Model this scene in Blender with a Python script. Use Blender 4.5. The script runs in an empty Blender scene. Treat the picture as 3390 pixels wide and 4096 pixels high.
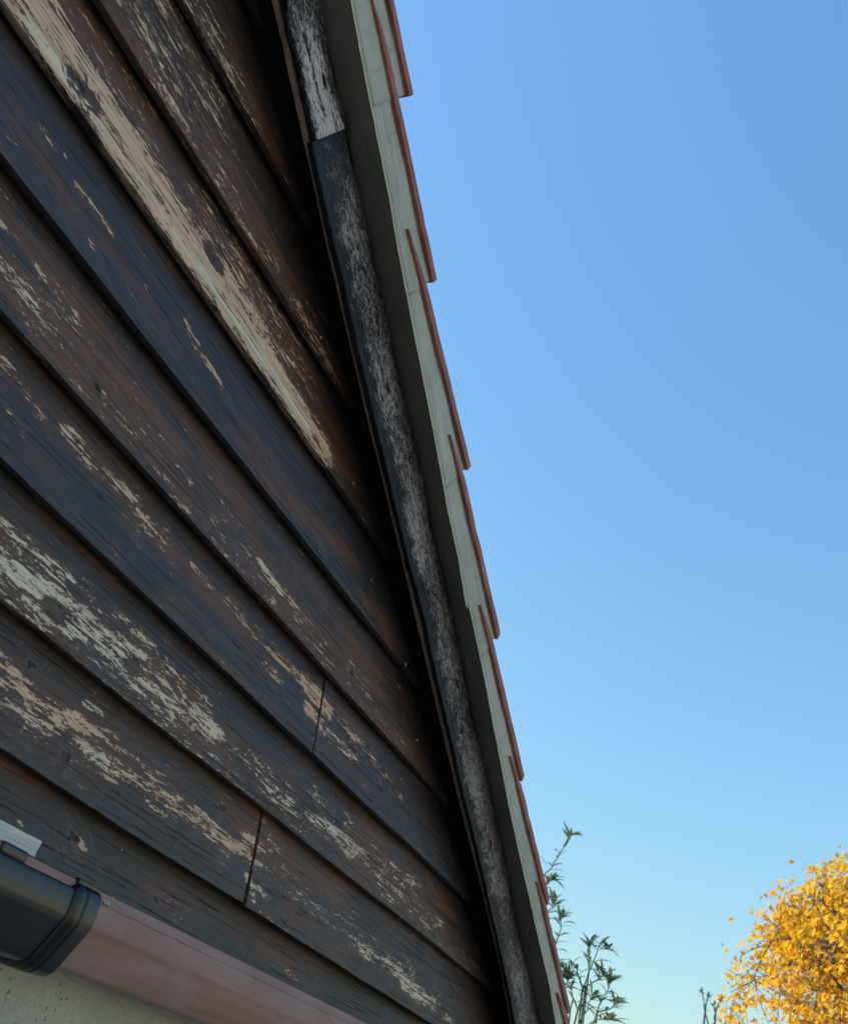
import bpy, bmesh, math, random
import numpy as np
from mathutils import Matrix, Vector, noise

scene = bpy.context.scene
COL = scene.collection
R = math.radians
EYE = 1.6                      # camera height above the ground, metres

# ---------------------------------------------------------------- camera
cam_data = bpy.data.cameras.new("camera")
cam = bpy.data.objects.new("camera", cam_data)
COL.objects.link(cam)
right = Vector((0.35023, -0.89795, 0.26649))
down = Vector((0.57094, -0.02089, -0.82073))
fwd = Vector((0.74254, 0.43960, 0.50536))
rot = Matrix((right, -down, -fwd)).transposed().to_4x4()
cam.matrix_world = Matrix.Translation((0, -0.95, EYE)) @ rot
cam_data.sensor_fit = 'HORIZONTAL'
cam_data.sensor_width = 36
cam_data.lens = 4300 / 3390 * 36
cam_data.clip_start = 0.02
cam_data.clip_end = 2000
cam_data.dof.use_dof = True
cam_data.dof.focus_distance = 1.55
cam_data.dof.aperture_fstop = 17.0
scene.camera = cam

# ---------------------------------------------------------------- sky, sun, exposure
SUN_EL, SUN_AZ = 30.0, 110.0    # azimuth measured from +X towards +Y: behind the gable wall
world = bpy.data.worlds.new("World")
scene.world = world
world.use_nodes = True
wn = world.node_tree
sky = wn.nodes.new("ShaderNodeTexSky")
sky.sky_type = 'NISHITA'
sky.sun_disc = False
sky.sun_elevation = R(SUN_EL)
sky.sun_rotation = R(90 - SUN_AZ)
sky.altitude = 3000
sky.air_density = 3.5
sky.dust_density = 0.25
sky.ozone_density = 10.0
bg = wn.nodes["Background"]
wn.links.new(sky.outputs[0], bg.inputs[0])
bg.inputs[1].default_value = 0.15

sun_data = bpy.data.lights.new("sun", 'SUN')
sun_data.energy = 5.0
sun_data.angle = R(0.5)
sun_data.color = (1.0, 0.93, 0.82)
sun = bpy.data.objects.new("sun", sun_data)
COL.objects.link(sun)
sdir = Vector((math.cos(R(SUN_EL)) * math.cos(R(SUN_AZ)), math.cos(R(SUN_EL)) * math.sin(R(SUN_AZ)), math.sin(R(SUN_EL))))
sun.rotation_euler = (-sdir).to_track_quat('-Z', 'Y').to_euler()
sun.location = sdir * 30

scene.view_settings.view_transform = 'Standard'
scene.view_settings.look = 'None'
scene.view_settings.gamma = 1.0
scene.view_settings.use_curve_mapping = False
scene.view_settings.exposure = 0.68
scene.render.film_transparent = False

# ---------------------------------------------------------------- measured layout
# slope frame: s = metres down the roof slope, n = metres square to it; wall frame: x, z above the eye
WALL_END = [(0.244, 1.5093), (0.5831, 1.5117), (0.8916, 1.5072), (1.1727, 1.5146), (1.4661, 1.5086), (1.7753, 1.5114), (2.046, 1.5039)]
STRIP_EDGE = [(-0.0228, 1.492), (0.0354, 1.4936), (0.1113, 1.4906), (0.1872, 1.4896), (0.2559, 1.4888), (0.3431, 1.4852), (0.4659, 1.4864), (0.6493, 1.4862), (0.7454, 1.4896), (0.9217, 1.4926), (1.0937, 1.4934), (1.3021, 1.4948), (1.4756, 1.496), (1.7418, 1.5057), (2.0213, 1.5082), (2.1813, 1.4948)]
BARGE_LOW_UP = [(-0.0189, 1.4879), (0.0239, 1.4835), (0.069, 1.488), (0.1325, 1.4851), (0.1705, 1.4861)]
BARGE_LOW_DN = [(0.1731, 1.4763), (0.206, 1.4733), (0.2543, 1.4718), (0.34, 1.47), (0.3706, 1.4724), (0.4603, 1.4697), (0.5477, 1.4702), (0.6543, 1.472), (0.7381, 1.4748), (0.8419, 1.4768), (0.9258, 1.4799), (1.0321, 1.4861), (1.1291, 1.4847), (1.2474, 1.4844), (1.3543, 1.487), (1.4476, 1.4847), (1.5411, 1.488), (1.6557, 1.4903), (1.7711, 1.4908), (1.8983, 1.4924), (2.0176, 1.489), (2.1493, 1.48)]
BARGE_TOP_UP = [(-0.0096, 1.5917), (0.044, 1.5799), (0.1153, 1.5772), (0.183, 1.6049)]
BARGE_TOP_DN = [(0.1869, 1.5826), (0.2289, 1.5824), (0.2819, 1.5874), (0.3726, 1.5816), (0.4191, 1.5842), (0.5109, 1.5855), (0.6017, 1.5853), (0.7089, 1.5901), (0.8009, 1.6017), (0.8873, 1.585), (0.9757, 1.5864), (1.0223, 1.5967), (1.0943, 1.6024), (1.1597, 1.5991), (1.2377, 1.5973), (1.3635, 1.5769), (1.4522, 1.605), (1.5512, 1.5948), (1.6662, 1.5989), (1.786, 1.6019), (1.9186, 1.5929), (2.0654, 1.5904), (2.1816, 1.594), (2.2945, 1.5918)]
CLOAK_UP = [(-0.001, 1.5876), (0.0494, 1.5848), (0.1087, 1.5826), (0.1605, 1.583), (0.2249, 1.5817), (0.2863, 1.5819), (0.3754, 1.5755), (0.4248, 1.5745), (0.509, 1.5718), (0.6023, 1.5705), (0.7, 1.569), (0.7824, 1.5652), (0.8651, 1.5613), (0.9494, 1.5652), (1.0644, 1.5564)]
CLOAK_DN = [(1.075, 1.5685), (1.1508, 1.57), (1.2443, 1.5701), (1.3493, 1.5679), (1.5601, 1.5629), (1.6999, 1.5653), (1.8414, 1.5707), (1.9903, 1.575), (2.1271, 1.5813), (2.2541, 1.5738)]
TILES = [(0.158, 1.7156, 0.05, 0.0139), (0.461, 1.6721, 0.045, 0.0084), (0.822, 1.6647, 0.1, 0.0152), (1.199, 1.654, 0.0682, 0.0124), (1.557, 1.6367, 0.062, 0.0152), (1.933, 1.6426, 0.0768, 0.0142), (2.301, 1.6401, 0.0537, 0.0055)]  # butt s, underside n at butt, rise per metre, thickness
LIPS = [0.264, 0.3996, 0.5295, 0.662, 0.8017, 0.9397, 1.0774, 1.2254]
JOINTS = [1.4987, 1.4546]
PEEL = [
    (6, 0.345, 0.979, 0.405, 0.967, 38.0, 1.2, 0.5),
    (6, 0.432, 0.956, 1.183, 0.964, 7.6, 1.5, 1.0),
    (6, 0.467, 1.025, 0.551, 1.012, 39.9, 0.5, 0.1),
    (6, 0.836, 1.041, 1.075, 1.033, 57.0, 0.62, 0.1),
    (6, 0.448, 1.025, 0.549, 1.045, 71.2, 0.42, 0),
    (6, 0.944, 1.0, 1.108, 0.988, 68.4, 0.45, 0),
    (7, 0.498, 1.122, 0.613, 1.12, 28.5, 0.62, 0.1),
    (7, 0.529, 1.138, 0.611, 1.118, 3.8, 1.1, 0.8),
    (7, 0.566, 1.101, 0.699, 1.091, 11.4, 0.75, 0.2),
    (7, 0.543, 1.165, 0.577, 1.151, 57.0, 0.45, 0.3),
    (7, 0.749, 1.11, 0.929, 1.109, 26.6, 0.5, 0.2),
    (7, 0.877, 1.091, 1.171, 1.087, 15.2, 0.66, 0.05),
    (7, 1.034, 1.088, 1.169, 1.09, 32.3, 0.5, 0),
    (7, 0.597, 1.176, 0.635, 1.18, 80.8, 0.6, 0.3),
    (8, 0.591, 1.23, 0.774, 1.24, 15.2, 0.62, 0.3),
    (8, 0.643, 1.263, 0.68, 1.252, 38.0, 0.5, 0.3),
    (8, 0.601, 1.234, 0.641, 1.247, 20.9, 0.55, 0.4),
    (5, 0.525, 0.886, 0.547, 0.884, 4.8, 1.25, 0.3),
    (5, 0.564, 0.892, 0.566, 0.892, 2.8, 1.1, 0.4),
    (5, 0.586, 0.876, 0.612, 0.873, 4.8, 0.85, 0.2),
    (5, 0.625, 0.876, 0.67, 0.875, 4.8, 1.2, 0.2),
    (5, 0.651, 0.827, 0.656, 0.826, 2.8, 0.95, 0.2),
    (5, 0.728, 0.831, 0.74, 0.83, 3.8, 0.9, 0.4),
    (5, 0.757, 0.864, 0.768, 0.861, 3.8, 0.95, 0.1),
    (5, 0.849, 0.888, 0.882, 0.881, 5.7, 1.1, 0.2),
    (5, 0.878, 0.873, 0.929, 0.876, 5.7, 0.9, 0.2),
    (5, 0.937, 0.874, 0.959, 0.869, 4.8, 1.1, 0.2),
    (5, 0.982, 0.865, 0.991, 0.863, 3.8, 1, 0.2),
    (5, 0.762, 0.832, 0.786, 0.833, 13.3, 0.35, 0.8),
    (4, 0.534, 0.754, 0.549, 0.751, 4.8, 1.0, 0.4),
    (4, 0.566, 0.709, 0.625, 0.702, 7.6, 0.8, 0.6),
    (4, 0.588, 0.716, 0.675, 0.706, 28.5, 0.56, 0.5),
    (4, 0.613, 0.75, 0.658, 0.742, 4.8, 0.95, 0.4),
    (4, 0.641, 0.733, 0.712, 0.724, 28.5, 0.45, 0.4),
    (4, 0.717, 0.696, 0.961, 0.681, 13.3, 0.55, 0.4),
    (4, 0.928, 0.717, 0.981, 0.709, 4.8, 0.85, 0.3),
    (4, 0.812, 0.716, 0.876, 0.71, 47.5, 0.42, 0.1),
    (4, 1.192, 0.71, 1.268, 0.701, 8.5, 0.95, 0.5),
    (4, 1.28, 0.708, 1.323, 0.706, 7.6, 1.0, 0.3),
    (4, 0.969, 0.67, 1.456, 0.679, 13.3, 0.52, 0.3),
    (4, 1.334, 0.698, 1.406, 0.691, 28.5, 0.5, 0),
    (4, 1.543, 0.705, 1.632, 0.709, 20.9, 0.58, 0.1),
    (4, 1.094, 0.691, 1.195, 0.684, 57.0, 0.46, 0.2),
    (3, 0.62, 0.635, 0.679, 0.627, 9.3, 0.76, 0.3),
    (3, 0.668, 0.58, 0.701, 0.578, 6.8, 0.66, 0.5),
    (3, 0.67, 0.627, 0.714, 0.618, 8.5, 0.7, 0.2),
    (3, 0.767, 0.625, 0.823, 0.624, 11.0, 0.88, 0.3),
    (3, 0.814, 0.621, 0.913, 0.626, 13.6, 0.84, 0.3),
    (3, 0.935, 0.621, 0.995, 0.625, 10.2, 0.88, 0.2),
    (3, 0.927, 0.607, 1.027, 0.609, 25.5, 0.44, 0.2),
    (3, 1.057, 0.624, 1.116, 0.622, 6.8, 0.7, 0.3),
    (3, 1.168, 0.623, 1.235, 0.619, 10.2, 0.7, 0.1),
    (3, 1.216, 0.621, 1.327, 0.62, 11.9, 0.84, 0.1),
    (3, 1.301, 0.62, 1.4, 0.622, 12.8, 0.88, 0.05),
    (3, 1.299, 0.588, 1.351, 0.588, 8.5, 0.88, 0.3),
    (3, 1.438, 0.622, 1.52, 0.62, 18.7, 1.1, 0.02),
    (3, 1.457, 0.59, 1.502, 0.583, 13.6, 1.06, 0.05),
    (3, 1.497, 0.549, 1.518, 0.545, 5.1, 0.97, 0.3),
    (3, 1.528, 0.582, 1.658, 0.582, 11.9, 0.75, 0.4),
    (3, 1.573, 0.621, 1.721, 0.624, 17.0, 0.62, 0.1),
    (3, 1.658, 0.597, 1.705, 0.597, 6.8, 0.88, 0.2),
    (3, 1.732, 0.609, 1.862, 0.606, 13.6, 0.53, 0.1),
    (2, 0.735, 0.476, 0.771, 0.476, 11.4, 0.84, 0.9),
    (2, 0.747, 0.46, 0.864, 0.48, 20.9, 0.79, 0.75),
    (2, 0.761, 0.483, 0.806, 0.485, 9.5, 0.7, 0.8),
    (2, 0.76, 0.442, 0.92, 0.439, 22.8, 0.95, 0.85),
    (2, 0.861, 0.45, 1.04, 0.453, 22.8, 0.95, 0.8),
    (2, 0.897, 0.464, 1.054, 0.467, 11.4, 0.76, 0.7),
    (2, 0.978, 0.489, 1.108, 0.48, 11.4, 0.76, 0.6),
    (2, 0.776, 0.419, 1.095, 0.428, 22.8, 0.72, 0.8),
    (2, 0.924, 0.412, 1.224, 0.416, 28.5, 0.55, 0.6),
    (2, 0.752, 0.453, 0.888, 0.462, 38.0, 0.53, 0.7),
    (2, 1.262, 0.444, 1.635, 0.439, 19.0, 0.44, 0.5),
    (2, 0.958, 0.438, 1.012, 0.442, 12.3, 1.1, 1.0),
    (2, 1.048, 0.442, 1.127, 0.436, 17.1, 0.86, 0.5),
    (2, 1.095, 0.454, 1.244, 0.448, 22.8, 0.88, 0.55),
    (2, 1.112, 0.475, 1.214, 0.478, 11.4, 0.7, 0.6),
    (2, 1.184, 0.452, 1.252, 0.448, 15.2, 0.97, 0.6),
    (2, 1.154, 0.419, 1.264, 0.422, 19.0, 0.53, 0.5),
    (2, 1.368, 0.45, 1.484, 0.447, 24.7, 0.6, 0.6),
    (2, 1.449, 0.433, 1.603, 0.427, 24.7, 0.63, 0.8),
    (2, 1.585, 0.478, 1.738, 0.476, 20.9, 0.62, 0.6),
    (2, 1.617, 0.45, 1.739, 0.444, 17.1, 0.88, 0.7),
    (2, 1.666, 0.454, 1.983, 0.447, 22.8, 0.76, 0.5),
    (2, 1.822, 0.458, 2.217, 0.445, 17.1, 0.69, 0.4),
    (2, 1.83, 0.479, 2.097, 0.482, 11.4, 0.62, 0.5),
    (2, 1.899, 0.421, 2.141, 0.424, 15.2, 0.62, 0.5),
    (2, 1.36, 0.438, 1.54, 0.434, 47.5, 0.35, 0.4),
    (1, 0.824, 0.353, 0.854, 0.349, 11.9, 0.88, 0.1),
    (1, 0.838, 0.334, 0.943, 0.338, 13.6, 0.86, 0.1),
    (1, 0.872, 0.323, 0.944, 0.322, 17.0, 0.88, 0.3),
    (1, 0.866, 0.308, 0.929, 0.309, 11.9, 0.7, 0.2),
    (1, 0.973, 0.345, 1.038, 0.345, 11.9, 0.9, 0.2),
    (1, 0.997, 0.37, 1.017, 0.373, 8.5, 0.97, 0.8),
    (1, 1.008, 0.318, 1.073, 0.319, 15.3, 0.97, 0.35),
    (1, 1.026, 0.323, 1.059, 0.323, 7.6, 1.14, 0.9),
    (1, 1.034, 0.357, 1.109, 0.358, 11.0, 0.75, 0.2),
    (1, 1.085, 0.327, 1.156, 0.328, 11.9, 0.86, 0.2),
    (1, 1.137, 0.345, 1.191, 0.35, 8.5, 0.7, 0.3),
    (1, 1.172, 0.331, 1.284, 0.334, 17.0, 0.92, 0.12),
    (1, 1.265, 0.342, 1.325, 0.338, 11.9, 0.79, 0.1),
    (1, 1.168, 0.312, 1.23, 0.314, 7.6, 0.75, 0.3),
    (1, 1.31, 0.329, 1.381, 0.324, 14.4, 0.97, 0.1),
    (1, 1.364, 0.326, 1.468, 0.338, 15.3, 0.97, 0.05),
    (1, 1.422, 0.354, 1.467, 0.35, 11.9, 0.92, 0.2),
    (1, 1.447, 0.304, 1.478, 0.279, 6.0, 1.06, 0.5),
    (1, 1.457, 0.375, 1.535, 0.365, 25.5, 0.53, 0.1),
    (1, 1.48, 0.299, 1.517, 0.294, 8.5, 0.7, 0.7),
    (1, 1.507, 0.331, 1.822, 0.334, 34.0, 0.46, 0.6),
    (1, 1.625, 0.319, 1.948, 0.323, 25.5, 0.53, 0.6),
    (1, 1.892, 0.317, 2.132, 0.322, 22.1, 0.66, 0.7),
    (1, 2.106, 0.301, 2.266, 0.299, 18.7, 0.99, 0.6),
    (1, 2.237, 0.297, 2.402, 0.287, 13.6, 0.62, 0.5),
    (1, 0.94, 0.32, 1.057, 0.319, 34.0, 0.4, 0.2),
    (0, 1.081, 0.226, 1.093, 0.222, 5.7, 1.15, 0.4),
    (0, 0.969, 0.212, 0.973, 0.212, 3.8, 1.0, 0.7),
    (0, 1.299, 0.221, 1.34, 0.202, 17.1, 0.45, 0.0),
    (0, 1.659, 0.211, 1.698, 0.209, 7.6, 0.7, 0.2),
    (6, 0.1, 0.975, 0.97, 0.978, 50, 1.28, 0.2),
    (6, 0.97, 0.972, 1.215, 0.958, 28, 1.25, 0.15),
    (6, 0.1, 0.998, 0.95, 1.0, 10, 1.0, 0.05)]
SOUND = [
    (6, 0.518, 0.966, 0.542, 0.972, 13, 0.8),
    (6, 0.827, 1.004, 0.849, 1.003, 10, 1.1),
    (6, 0.551, 0.939, 0.565, 0.938, 10, 0.9),
    (2, 0.856, 0.436, 0.87, 0.434, 8, 0.8),
    (2, 1.023, 0.444, 1.04, 0.445, 7, 0.8),
    (2, 1.112, 0.467, 1.139, 0.457, 4, 0.9),
    (2, 0.884, 0.474, 0.894, 0.471, 7, 0.7),
    (2, 1.653, 0.486, 1.676, 0.476, 9, 0.8)]
BROWN = [
    (7, 0.627, 1.092, 0.774, 1.076, 55, 0.8),
    (7, 0.823, 1.058, 1.183, 1.085, 40, 0.9),
    (7, 0.521, 1.114, 0.612, 1.113, 40, 0.6),
    (8, 0.619, 1.238, 0.811, 1.235, 40, 0.6),
    (6, 0.457, 1.04, 0.626, 1.018, 40, 0.7),
    (6, 0.845, 1.029, 1.227, 0.984, 60, 0.55),
    (4, 0.542, 0.743, 0.691, 0.733, 40, 0.8),
    (4, 0.688, 0.722, 1.062, 0.736, 45, 1.0),
    (4, 1.084, 0.706, 1.549, 0.698, 40, 0.9),
    (4, 1.522, 0.734, 1.913, 0.685, 35, 0.6),
    (5, 1.105, 0.838, 1.378, 0.853, 35, 0.7),
    (5, 0.512, 0.833, 0.575, 0.823, 30, 0.3),
    (5, 1.221, 0.8, 1.637, 0.817, 30, 0.5),
    (3, 1.115, 0.584, 1.229, 0.594, 40, 0.8),
    (3, 0.797, 0.623, 0.947, 0.613, 30, 0.45),
    (3, 0.965, 0.605, 1.227, 0.618, 30, 0.4),
    (3, 0.632, 0.619, 0.731, 0.609, 30, 0.4),
    (2, 1.058, 0.428, 1.195, 0.418, 40, 0.6),
    (2, 1.785, 0.459, 2.187, 0.463, 50, 0.9),
    (2, 0.755, 0.449, 0.906, 0.437, 50, 0.4),
    (1, 1.462, 0.392, 1.709, 0.411, 50, 1.0),
    (1, 1.007, 0.334, 1.205, 0.348, 30, 0.5),
    (1, 1.625, 0.319, 1.746, 0.291, 30, 0.7),
    (0, 1.264, 0.224, 1.354, 0.202, 30, 0.7),
    (0, 1.611, 0.215, 1.758, 0.207, 25, 0.6),
    (0, 1.002, 0.235, 1.111, 0.244, 40, 0.3),
    (8, 0.685, 1.246, 0.811, 1.235, 30, 0.9)]
KNOTS = [(6, 0.528, 0.97, 24), (7, 0.676, 1.132, 17), (7, 0.702, 1.125, 15), (4, 0.759, 0.696, 18), (4, 1.298, 0.733, 12), (4, 1.546, 0.701, 16), (1, 0.881, 0.369, 20), (1, 1.341, 0.367, 22), (1, 0.986, 0.299, 22), (2, 1.656, 0.51, 26), (2, 1.032, 0.452, 14), (2, 1.641, 0.472, 15), (3, 1.78, 0.578, 24), (3, 1.155, 0.549, 10), (2, 1.455, 0.495, 5), (0, 1.064, 0.227, 24), (0, 1.267, 0.211, 14), (0, 1.516, 0.206, 16), (5, 0.763, 0.865, 8), (6, 0.838, 1.004, 12), (2, 0.868, 0.44, 13), (2, 1.245, 0.477, 10)]
STEMS = [
    [(5.5, 0.985, 1.263), (5.5, 0.955, 1.372), (5.5, 0.927, 1.449), (5.5, 0.892, 1.506), (5.5, 0.866, 1.576), (5.5, 0.846, 1.635), (5.5, 0.825, 1.685)],
    [(5.5, 0.972, 1.265), (5.5, 0.902, 1.404), (5.5, 0.891, 1.425), (5.5, 0.878, 1.438)],
    [(5.5, 0.937, 1.17), (5.5, 0.871, 1.265), (5.5, 0.848, 1.301), (5.5, 0.841, 1.337)],
    [(5.5, 0.81, 1.022), (5.5, 0.79, 1.126), (5.5, 0.781, 1.179), (5.5, 0.783, 1.226), (5.5, 0.799, 1.261)],
    [(5.5, 0.625, 0.784), (5.5, 0.615, 0.873), (5.5, 0.612, 0.953), (5.5, 0.597, 1.026), (5.5, 0.582, 1.102), (5.5, 0.573, 1.154), (5.5, 0.525, 1.151)],
    [(5.5, 0.597, 1.026), (5.5, 0.613, 1.096), (5.5, 0.621, 1.163)],
    [(5.5, 0.616, 0.952), (5.5, 0.652, 1.007), (5.5, 0.667, 1.04), (5.5, 0.701, 1.06), (5.5, 0.733, 1.026)],
    [(5.5, 0.535, 0.804), (5.5, 0.526, 0.857), (5.5, 0.512, 0.93), (5.5, 0.49, 0.969), (5.5, 0.486, 1.023)],
    [(5.5, 0.526, 0.857), (5.5, 0.466, 0.883), (5.5, 0.439, 0.918)],
    [(5.5, 0.603, 0.789), (5.5, 0.574, 0.86), (5.5, 0.563, 0.927)],
    [(5.5, 0.603, 0.963), (5.5, 0.544, 1.002), (5.5, 0.528, 1.031)],
    [(5.5, 0.656, 0.818), (5.5, 0.652, 0.889), (5.5, 0.669, 0.943), (5.5, 0.707, 0.983)],
    [(5.5, 0.553, 0.8), (5.5, 0.503, 0.834), (5.5, 0.455, 0.839)],
    [(5.5, 0.728, 0.884), (5.5, 0.7, 0.949), (5.5, 0.693, 0.997)]]
STEMS_SMALL = [[(6.5, 0.145, 0.961), (6.5, 0.182, 1.093), (6.5, 0.21, 1.158), (6.5, 0.236, 1.252)], [(6.5, 0.206, 1.152), (6.5, 0.199, 1.22), (6.5, 0.19, 1.235)], [(6.5, 0.145, 0.961), (6.5, 0.147, 1.1), (6.5, 0.146, 1.172), (6.5, 0.125, 1.23)], [(6.5, 0.147, 1.1), (6.5, 0.152, 1.151), (6.5, 0.167, 1.187)]]
NAILS = [(1.349, 0.977, 0.003), (1.72, 0.809, 0.004), (1.111, 1.105, 0.004), (1.873, 0.716, 0.003), (1.519, 0.881, 0.0025), (1.524, 0.878, 0.0025), (1.166, 0.244, 0.002), (2.09, 0.384, 0.002)]
PITCH = R(27.0)
CP, SP = math.cos(PITCH), math.sin(PITCH)
rng = random.Random(7)
nrng = np.random.default_rng(11)

# ---------------------------------------------------------------- node helpers
class NT:
    def __init__(self, name):
        self.m = bpy.data.materials.new(name)
        self.m.use_nodes = True
        self.t = self.m.node_tree
        self.b = self.t.nodes["Principled BSDF"]
        self.tc = self.t.nodes.new("ShaderNodeTexCoord").outputs['Object']
    def put(self, sock, v):
        if isinstance(v, bpy.types.NodeSocket):
            self.t.links.new(v, sock)
        elif v is not None:
            sock.default_value = v
    def scale(self, s, src=None, loc=(0, 0, 0)):
        n = self.t.nodes.new("ShaderNodeMapping")
        n.inputs['Scale'].default_value = s
        n.inputs['Location'].default_value = loc
        self.t.links.new(src or self.tc, n.inputs['Vector'])
        return n.outputs[0]
    def noise(self, vec, scale=1.0, detail=4, rough=0.6, dist=0.0):
        n = self.t.nodes.new("ShaderNodeTexNoise")
        self.put(n.inputs['Vector'], vec)
        n.inputs['Scale'].default_value = scale
        n.inputs['Detail'].default_value = detail
        n.inputs['Roughness'].default_value = rough
        n.inputs['Distortion'].default_value = dist
        return n.outputs['Fac']
    def voronoi(self, vec, scale=1.0, feature='F1'):
        n = self.t.nodes.new("ShaderNodeTexVoronoi")
        n.feature = feature
        self.put(n.inputs['Vector'], vec)
        n.inputs['Scale'].default_value = scale
        return n.outputs['Distance']
    def math(self, op, a, b=0.0, c=0.0, clamp=False):
        n = self.t.nodes.new("ShaderNodeMath")
        n.operation = op
        n.use_clamp = clamp
        for i, v in enumerate((a, b, c)):
            self.put(n.inputs[i], v)
        return n.outputs[0]
    def ramp(self, v, lo, hi, out0=0.0, out1=1.0):
        n = self.t.nodes.new("ShaderNodeMapRange")
        n.interpolation_type = 'SMOOTHSTEP'
        self.put(n.inputs[0], v)
        for i, q in enumerate((lo, hi, out0, out1)):
            self.put(n.inputs[1 + i], q)
        return n.outputs[0]
    def mix(self, f, a, b, mode='MIX'):
        n = self.t.nodes.new("ShaderNodeMix")
        n.data_type = 'RGBA'
        n.blend_type = mode
        self.put(n.inputs['Factor'], f)
        for k, v in (('A', a), ('B', b)):
            s = [i for i in n.inputs if i.name == k and i.type == 'RGBA'][0]
            self.put(s, v if isinstance(v, bpy.types.NodeSocket) else (*v, 1.0))
        return [o for o in n.outputs if o.type == 'RGBA'][0]
    def attr(self, name):
        n = self.t.nodes.new("ShaderNodeAttribute")
        n.attribute_name = name
        s = self.t.nodes.new("ShaderNodeSeparateColor")
        self.t.links.new(n.outputs['Color'], s.inputs[0])
        return s.outputs[0], s.outputs[1], s.outputs[2]
    def objrand(self):
        return self.t.nodes.new("ShaderNodeObjectInfo").outputs['Random']
    def bump(self, h, dist, strength=1.0):
        n = self.t.nodes.new("ShaderNodeBump")
        n.inputs['Distance'].default_value = dist
        n.inputs['Strength'].default_value = strength
        self.put(n.inputs['Height'], h)
        self.t.links.new(n.outputs[0], self.b.inputs['Normal'])
    def out(self, color=None, rough=None, spec=None):
        self.put(self.b.inputs['Base Color'], color if isinstance(color, bpy.types.NodeSocket) else (*color, 1.0))
        self.put(self.b.inputs['Roughness'], rough)
        if spec is not None:
            self.b.inputs['Specular IOR Level'].default_value = spec
        return self.m

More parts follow.
